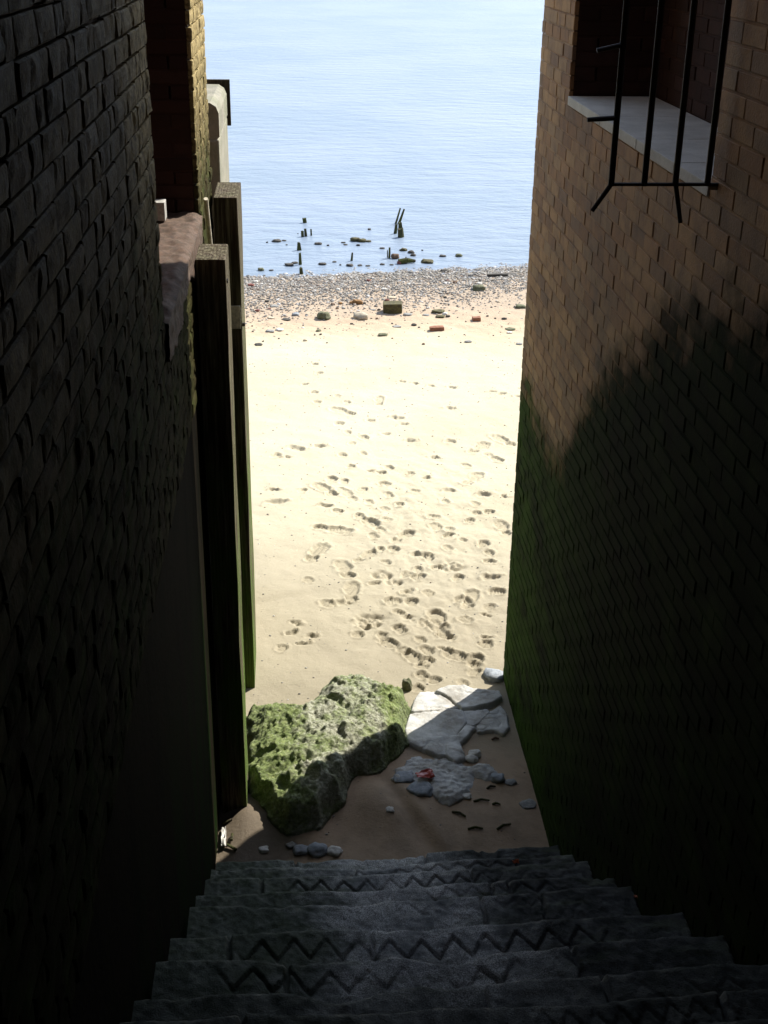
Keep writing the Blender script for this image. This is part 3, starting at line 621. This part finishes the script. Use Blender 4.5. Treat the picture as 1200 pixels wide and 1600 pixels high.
c5 = lambda x, y: (380 + x / 5, 430 + y / 5)
c6 = lambda x, y: (600 + x / 5, 430 + y / 5)
# named ones
brickobj(*c6(72, 300), .27, .20, .135, -.08, ST['moss'], 'block with an olive mossy top and black front face, alone above the footprints', 'block', 'mossy_block', .012)
brickobj(*c6(725, 360), .115, .09, .05, .05, ST['brick'], 'short broken red brick lying on the sand at the right')
brickobj(*c6(415, 437), .19, .09, .05, .06, ST['brick'], 'long orange red brick half sunk in the sand below the mossy slabs')
o = brickobj(*c6(890, 14), .32, .09, .045, .03, ST['dark'], 'dark plank lying on the shingle near the right wall', 'plank', 'driftwood_plank', .01)
N = lambda c, x, y, w, m, l, **k: stone(*c(x, y), w / 5, ST[m], l, **k)
N(c5, 630, 346, 98, 'green', 'peaked green stone on the pink sand left of the mossy block', hr=.75)
N(c5, 925, 346, 118, 'pale', 'pale rounded stone just left of the mossy block', hr=.5)
for q, (x, y, w_) in enumerate(((850, 225, 40), (880, 226, 55), (910, 228, 50))): N(c5, x, y, w_, 'orange', ('left lump of the orange stone cluster on pink sand', 'tallest middle lump of the orange stone cluster on pink sand', 'right lump of the orange stone cluster on pink sand')[q], hr=.85)
N(c6, 750, 122, 100, 'green', 'bushy green weedy stone below the dark plank', hr=.5)
N(c6, 425, 298, 90, 'moss', 'upper flat mossy stone right of the mossy block', hr=.28)
N(c6, 440, 334, 70, 'moss', 'lower flat mossy stone right of the mossy block', hr=.25)
N(c6, 478, 312, 40, 'white', 'bright white stone touching the flat mossy stones', hr=.55)
N(c6, 990, 432, 75, 'green', 'flat grey green stone near the right wall edge', hr=.2)
N(c6, 985, 455, 42, 'white', 'white shard beside the flat grey green stone', hr=.35)
N(c6, 1075, 258, 78, 'green', 'grey green stone half hidden by the right wall', hr=.35)
N(c6, 660, 525, 52, 'grey', 'pale grey stone low on the plain sand', hr=.3)
N(c6, 235, 396, 42, 'dark', 'dark stone with a pale underside below the mossy block', hr=.5)
N(c6, 100, 409, 65, 'grey', 'thin grey flake below the mossy block', hr=.14)
N(c6, 940, 346, 42, 'dark', 'dark stone right of the short broken brick', hr=.45)
N(c5, 410, 314, 52, 'blue', 'blue grey stone among the left shingle', hr=.5)
N(c5, 335, 350, 66, 'dark', 'flat dark grey stone near the left posts', hr=.22)
N(c5, 1095, 478, 70, 'green', 'flat grey green stone alone below the mossy block', hr=.25)
N(c5, 590, 438, 42, 'green', 'small grey green stone below the peaked green one', hr=.4)
N(c5, 285, 436, 60, 'white', 'split white stone with a dark side at the left', hr=.3)
N(c5, 120, 552, 60, 'dark', 'long dark flake on the sand next to the farther post', hr=.16)
N(c6, 60, 182, 62, 'cream', 'long cream stone above the mossy block', hr=.22)
N(c6, 25, 204, 36, 'red', 'dark red stone touching the long cream one', hr=.6)
small = [(c5, 60, 90, 46, 'red'), (c5, 95, 58, 40, 'white'), (c5, 740, 120, 36, 'white'), (c5, 980, 48, 34, 'red'), (c5, 455, 95, 26, 'brown'), (c5, 530, 110, 26, 'white'), (c5, 1100, 120, 40, 'white'), (c5, 185, 213, 36, 'dark'), (c5, 155, 190, 30, 'cream'), (c5, 385, 228, 22, 'cream'), (c5, 205, 268, 26, 'red'), (c5, 240, 245, 60, 'grey'), (c5, 110, 284, 36, 'red'), (c5, 215, 340, 50, 'cream'), (c5, 700, 235, 36, 'brown'), (c5, 760, 226, 36, 'orange'), (c5, 945, 224, 26, 'dark'), (c5, 735, 266, 26, 'brown'), (c5, 1020, 276, 36, 'grey'), (c5, 1060, 275, 26, 'dark'), (c5, 210, 448, 65, 'grey'), (c5, 605, 468, 20, 'dark'), (c5, 560, 470, 15, 'dark'), (c5, 848, 382, 25, 'dark'), (c5, 965, 384, 13, 'dark'), (c5, 1045, 342, 22, 'brown'), (c5, 75, 446, 16, 'dark'), (c5, 70, 400, 16, 'dark'), (c5, 485, 516, 32, 'cream'), (c5, 155, 523, 16, 'dark'), (c5, 655, 532, 14, 'dark'), (c5, 640, 418, 14, 'dark'), (c5, 245, 480, 18, 'grey'), (c5, 345, 465, 20, 'cream'),
         (c6, 95, 100, 50, 'dark'), (c6, 190, 78, 26, 'white'), (c6, 130, 136, 30, 'orange'), (c6, 480, 178, 30, 'dark'), (c6, 500, 150, 26, 'brown'), (c6, 745, 72, 40, 'white'), (c6, 560, 62, 36, 'brown'), (c6, 345, 264, 30, 'white'), (c6, 502, 330, 36, 'dark'), (c6, 855, 476, 13, 'dark'), (c6, 810, 326, 20, 'dark'), (c6, 750, 291, 16, 'dark'), (c6, 895, 212, 26, 'cream'), (c6, 1060, 543, 50, 'grey'), (c6, 330, 316, 50, 'grey'), (c6, 185, 318, 70, 'grey'), (c6, 245, 255, 40, 'grey'), (c6, 920, 410, 14, 'dark'), (c6, 600, 528, 14, 'dark'), (c6, 65, 382, 18, 'dark'), (c6, 500, 50, 26, 'red'), (c6, 755, 52, 22, 'dark'), (c6, 850, 52, 26, 'dark'), (c6, 95, 38, 26, 'dark'), (c6, 870, 338, 16, 'dark'), (c6, 1075, 340, 24, 'grey'), (c6, 430, 480, 14, 'dark'), (c6, 275, 414, 18, 'dark'), (c6, 388, 206, 26, 'grey'), (c6, 980, 300, 22, 'cream'), (c6, 575, 242, 14, 'dark'), (c6, 630, 470, 14, 'dark'), (c6, 545, 300, 16, 'grey'), (c6, 310, 545, 24, 'brown'), (c6, 65, 500, 14, 'brown')]
DESC = dict(red='small dull red stone strewn between shingle and sand', white='small bright white stone strewn between shingle and sand', brown='small brown stone strewn between shingle and sand', dark='small dark stone strewn between shingle and sand', cream='small cream coloured stone strewn between shingle and sand', grey='small flat grey stone strewn between shingle and sand', orange='small orange stone strewn between shingle and sand')
for (c, x, y, w_, m) in small:
    N(c, x, y, w_, m, DESC[m], hr=.22 if (w_ > 48 or m == 'grey') else .6, group=m + ' stones on the upper beach')
# stones by the steps
stone(636, 1082, 15, ST['green'], 'small upright weedy stone right behind the big mossy rock', 1.6, base=.02)
stone(775, 1066, 30, ST['blue'], 'rounded blue grey stone at the end of the right wall', .55, base=.0, dr=1.1)
s7 = lambda x, y: (600 + x / 4.286, 1020 + y / 4.286)
stone(*s7(608, 715), 19, ST['white'], 'upper pale knob of concrete right of the crumbled mass', .6)
stone(*s7(590, 745), 20, ST['white'], 'lower pale knob of concrete right of the crumbled mass', .5)
stone(*s7(762, 890), 21, ST['blue'], 'greenish grey stone alone on the shaded sand', .6)
stone(*s7(430, 1030), 9, ST['white'], 'pale crumb at the near tip of the crumbled mass', .6)
stone(*s7(555, 1018), 14, ST['white'], 'pale crumb right of the near tip of the crumbled mass', .4)
stone(*s7(250, 1000), 38, ST['blue'], 'flat grey stone beneath the red film', .25)
stone(*s7(130, 912), 30, ST['blue'], 'flat grey stone left of the red film', .22)
stone(*s7(965, 1060), 24, ST['grey'], 'flat pale stone sunk in sand beside the right wall', .12)
stone(*s7(850, 905), 18, ST['grey'], 'low grey stone next to the greenish grey one', .25)
stone(*s7(38, 1130), 13, ST['white'], 'white shell like pebble on the smooth shaded sand', .4)
for q, (x, y, w_, m) in enumerate(((470, 1336, 22, 'blue'), (495, 1337, 30, 'blue'), (524, 1338, 22, 'white'), (455, 1326, 14, 'grey'), (412, 1334, 14, 'white'))):
    stone(x, y, w_, ST[m], ('left blue grey stone at the bottom step', 'middle blue grey stone at the bottom step', 'white stone at the bottom step under the rock', 'grey stone tucked under the near rock edge', 'white pebble at the bottom step by the left wall')[q], .5)
for q, (x, y, l_, an) in enumerate(((650, 1030, .10, .1), (500, 1122, .09, -.5), (610, 1218, .09, .05), (715, 930, .06, .4), (800, 1200, .10, .5), (750, 1052, .05, 0), (745, 590, .05, .3))):
    p = GP(*s7(x, y)); b = MB(); b.tube((-l_ / 2, 0, .006), (0, .006, .012), .007, .008, 7); b.tube((0, .006, .012), (l_ / 2, -.004, .006), .008, .005, 7)
    o = b.build('twig', M['stake'] if q < 6 else ST['brown']); o.location = (p.x, p.y, gz(p.x, p.y)); o.rotation_euler = (0, 0, an); tag(o, 'short dark twig lying on the shaded sand before the steps', 'twig', 'twigs on the shaded sand')
for q, (x, y, l_) in enumerate(((356, 1296, .06), (364, 1318, .05), (363, 1330, .07))):
    p = GP(x, y); b = MB(); b.tube((-l_ / 2, 0, .01), (l_ / 2, .01, .014), .010, .007, 7); o = b.build('twig', M['stake']); o.location = (p.x, p.y, gz(p.x, p.y)); o.rotation_euler = (0, 0, .3 + q); tag(o, 'black scrap of wood on the sand under the nearer post', 'twig', 'black scraps under the nearer post')
def film(name, px, py, w_, d_, mat, label, cat, z=None, rz=0.0, seed=0, lift=0.0):
    p = GP(px, py) if z is None else G(px, py, z); u = np.linspace(-.5, .5, 14); U, V_ = np.meshgrid(u, u)
    e = 1 - .25 * np.abs(vnoise(V_ * 4, V_ * 0 + seed, seed)); zz = .012 + .014 * fbm(U * 3 + seed, V_ * 3, 3, seed)
    o = link(name, grid_mesh(np.stack([U * w_ * e, V_ * d_, zz], -1)), mat); o.location = (p.x, p.y, gz(p.x, p.y) + lift if z is None else z); o.rotation_euler = (0, 0, rz)
    sm = o.modifiers.new('thickness', 'SOLIDIFY'); sm.thickness = .002
    return tag(o, label, cat)
film('plastic_wrapper', *s7(270, 895), .12, .075, M['red_plastic'], 'crumpled red plastic scrap lying among the pale concrete', 'litter', rz=.15, seed=4, lift=.045)
film('paper_scrap', 350, 1316, .03, .16, M['white'], 'thin white scrap of paper against the left wall foot', 'litter', rz=.05, seed=6)
film('fallen_leaf', 1000, 1402, .05, .035, M['orange'], 'orange fallen leaf on a step near the right wall', 'leaf', z=1.10, rz=.5, seed=7)
film('fallen_leaf', 806, 1348, .035, .022, M['orange'], 'tiny orange leaf on the lowest steps', 'leaf', z=.42, rz=.2, seed=8)

# ------------------------------------------------------------------ stakes and rocks in the shallows
c4 = lambda x, y: (400 + x / 3.75, 300 + y / 3.75)
def stake(x0, y0, x1_, y1_, w_, label, group=None, cat='stake', name='wooden_stake', dy=0.0, taper=.8):
    """foot and head as measured in the photo"""
    a = GP(*c4(x0, y0)); h = onY(*c4(x1_, y1_), a.y + dy); d = a.length + 2; r = w_ / 3.75 / F * math.hypot(a.y, H) * .5
    b = MB(); A = Vector((0, 0, -.15)); B = h - a; m = (A + B) / 2 + Vector((r * .25, 0, 0)); b.tube(A, m, r * 1.05, r, 9); b.tube(m, B, r, r * taper, 9)
    for v in b.bm.verts: v.co += Vector((mnoise.noise(v.co * 20 + a) * r * .45, mnoise.noise(v.co * 23 + a) * r * .4, mnoise.noise(v.co * 31 + a) * r * .6 * (v.co.z > .05)))
    o = b.build(name, M['stake']); o.location = (a.x, a.y, a.z); return tag(o, label, cat, group)
stake(283, 180, 283, 152, 27, 'square dark stump standing alone farthest out at the left', name='wooden_stump', cat='stump')
stake(270, 262, 270, 228, 18, 'leftmost short stake of the cluster of three left in the water')
stake(290, 260, 288, 216, 17, 'middle tallest stake of the cluster of three left in the water')
stake(323, 255, 321, 217, 11, 'thin stake at the right of the left water cluster')
stake(250, 340, 252, 298, 30, 'thick stub with a slanted top near the left shoreline', name='wooden_stump', cat='stump', taper=.55)
stake(259, 425, 256, 357, 17, 'tall thin stake at the left water edge')
stake(265, 482, 262, 446, 22, 'short stake standing in the shingle at the left water edge')
stake(550, 403, 565, 355, 14, 'single leaning stake at the middle of the water edge')
stake(803, 185, 846, 96, 12, 'left pole of the leaning pair out in the water')
stake(818, 183, 870, 100, 14, 'right pole of the leaning pair out in the water')
stake(806, 243, 822, 190, 18, 'leaning stake below the leaning pair of poles')
stake(845, 215, 845, 180, 26, 'upper thick stump below the leaning pair of poles', name='wooden_stump', cat='stump')
stake(842, 265, 844, 215, 34, 'lower thickest stump below the leaning pair of poles', name='wooden_stump', cat='stump')
stake(779, 388, 782, 326, 13, 'thin upright stake right of middle at the water edge')
stake(771, 385, 770, 340, 7, 'thinnest stick beside the thin upright stake')
stake(877, 410, 878, 380, 9, 'small upright peg rising from the low driftwood log')
a = GP(*c4(838, 420)); b_ = GP(*c4(932, 414)); l = MB(); l.tube((0, 0, .03), (b_ - a) * .5 + Vector((0, 0, .05)), .05, .04); l.tube((b_ - a) * .5 + Vector((0, 0, .05)), (b_ - a) + Vector((0, 0, .03)), .04, .022)
for v in l.bm.verts: v.co += .015 * mnoise.noise_vector(v.co * 12)
o = l.build('driftwood_log', M['stake']); o.location = a; tag(o, 'low dark driftwood log at the water edge', 'log')
W = lambda x, y, w_, l, m='dark', **k: stone(*c4(x, y), w_ / 3.75, ST[m], l, **k)
W(820, 392, 44, 'knobbly dark stone between the thin stake and the log', 'brown', hr=.85)
W(580, 290, 50, 'left half of the long dark rock awash in mid water', 'moss', hr=.55)
W(622, 294, 46, 'right half of the long dark rock awash in mid water', 'moss', hr=.5)
W(660, 294, 32, 'low rock at the right end of the long dark rock', 'moss', hr=.4)
W(866, 346, 40, 'mossy rock awash right of the thin stake', 'moss', hr=.45)
W(910, 360, 36, 'upper of two dark rocks awash above the log', hr=.5)
W(922, 376, 32, 'lower of two dark rocks awash above the log', hr=.5)
W(840, 424, 26, 'reddish knob at the left end of the log', 'red', hr=1.0)
W(1190, 380, 36, 'rounded grey rock awash at the right', 'green', hr=.55)
W(1008, 418, 70, 'flat weedy rock on the waterline at the right', 'moss', hr=.3)
W(1108, 468, 56, 'flat dark stone on the shingle at the right', hr=.22)
W(30, 462, 34, 'weedy lump on the waterline next to the farther post', 'green', hr=.6)
W(550, 436, 40, 'flat dark stone on the waterline below the leaning stake', hr=.35)
for q, (x, y, w_) in enumerate(((120, 294, 50), (165, 288, 26), (365, 309, 40), (422, 316, 16), (512, 300, 26), (525, 312, 24), (600, 316, 22), (665, 223, 20), (740, 334, 30), (975, 344, 13), (1095, 380, 36), (195, 434, 50), (228, 420, 36), (460, 413, 26), (390, 428, 44), (495, 430, 14), (180, 312, 12), (246, 246, 8), (65, 298, 14), (655, 436, 26), (740, 428, 30), (795, 430, 24), (610, 434, 30), (90, 462, 26))):
    W(x, y, w_, 'low dark rock just breaking the shallow water', group='low rocks awash', hr=.32 if w_ > 22 else .6)

# ------------------------------------------------------------------ shingle: stuff
bm = bmesh.new(); bmesh.ops.create_icosphere(bm, subdivisions=1, radius=1); IV = np.array([v.co[:] for v in bm.verts]); IF = np.array([[v.index for v in f.verts] for f in bm.faces]); bm.free()
VV = []; FF = []; nv = 0; cnt = 0
for k in range(36500):
    if k >= 34000:                        # grit and shell bits lying about the open sand
        x = rng.uniform(-.8, 3.6); y = rng.uniform(5.9, 17.0); s = .0025 + .005 * rng.random() ** 3
        v = IV * np.array([s * 1.4, s, s * .7]) + np.array([x, y, gz(x, y) + s * .3]); VV.append(v); FF.append(IF + nv); nv += len(IV); continue
    x = rng.uniform(-4.5, 8.5) if k % 4 == 0 else rng.uniform(-1.3, 4.4); ysh = 19.75 + .19 * x
    y = ysh + .35 - abs(rng.normal(0, 1.25))
    if y < 15.0: continue
    dens = sstep(ysh - 3.6, ysh - 1.7, y + .5 * float(vnoise(x * 1.3, y * 1.3, 7)))
    if rng.random() > .035 + .965 * float(dens) ** 1.3: continue
    s = .0065 + .014 * rng.random() ** 2.2 + (.018 * rng.random() if rng.random() < .05 else 0)
    a = rng.random() * 6.28; c, q = math.cos(a), math.sin(a); v = IV * np.array([s * rng.uniform(.8, 1.5), s * rng.uniform(.7, 1.1), s * rng.uniform(.45, .8)]) * rng.uniform(.85, 1.15, (len(IV), 1))
    v = np.stack([v[:, 0] * c - v[:, 1] * q + x, v[:, 0] * q + v[:, 1] * c + y, v[:, 2] + gz(x, y) + s * .25], -1)
    VV.append(v); FF.append(IF + nv); nv += len(IV); cnt += 1
sh = link('shingle', mesh_np(np.concatenate(VV), np.concatenate(FF)), M['shingle']); tag(sh, kind='stuff'); print('pebbles', cnt)

# ================================================================== LIGHT, CAMERA
AZ, EL = math.radians(46), math.radians(42)
wd = bpy.data.worlds.new('World'); SC.world = wd; wd.use_nodes = True; nt = wd.node_tree
sk = nt.nodes.new('ShaderNodeTexSky'); sk.sky_type = 'NISHITA'; sk.sun_disc = False; sk.sun_elevation = EL; sk.sun_rotation = AZ; sk.air_density = 1.0; sk.dust_density = .5; sk.ozone_density = 2.0
hs = nt.nodes.new('ShaderNodeHueSaturation'); hs.inputs['Saturation'].default_value = .68   # the camera's white balance for shade
nt.links.new(sk.outputs[0], hs.inputs['Color']); nt.links.new(hs.outputs[0], nt.nodes['Background'].inputs[0]); nt.nodes['Background'].inputs[1].default_value = .105
su = bpy.data.lights.new('sun', 'SUN'); su.energy = 3.5; su.angle = math.radians(.5); su.color = (1, .945, .84)
so = bpy.data.objects.new('sun', su); COL.objects.link(so)
d = Vector((math.sin(AZ) * math.cos(EL), math.cos(AZ) * math.cos(EL), math.sin(EL))); so.rotation_euler = (-d).to_track_quat('-Z', 'Y').to_euler(); so.location = d * 30
cd = bpy.data.cameras.new('camera'); cam = bpy.data.objects.new('camera', cd); COL.objects.link(cam); SC.camera = cam
cd.sensor_fit = 'VERTICAL'; cd.sensor_height = 24; cd.lens = F / 1600 * 24; cd.clip_start = .05; cd.clip_end = 4000
rt, dw, fw = R[:, 0], R[:, 1], R[:, 2]
cam.matrix_world = Matrix(((rt[0], -dw[0], -fw[0], 0), (rt[1], -dw[1], -fw[1], 0), (rt[2], -dw[2], -fw[2], H), (0, 0, 0, 1)))
SC.view_settings.view_transform = 'Standard'; SC.view_settings.look = 'None'; SC.view_settings.exposure = 1.5; SC.view_settings.gamma = 1
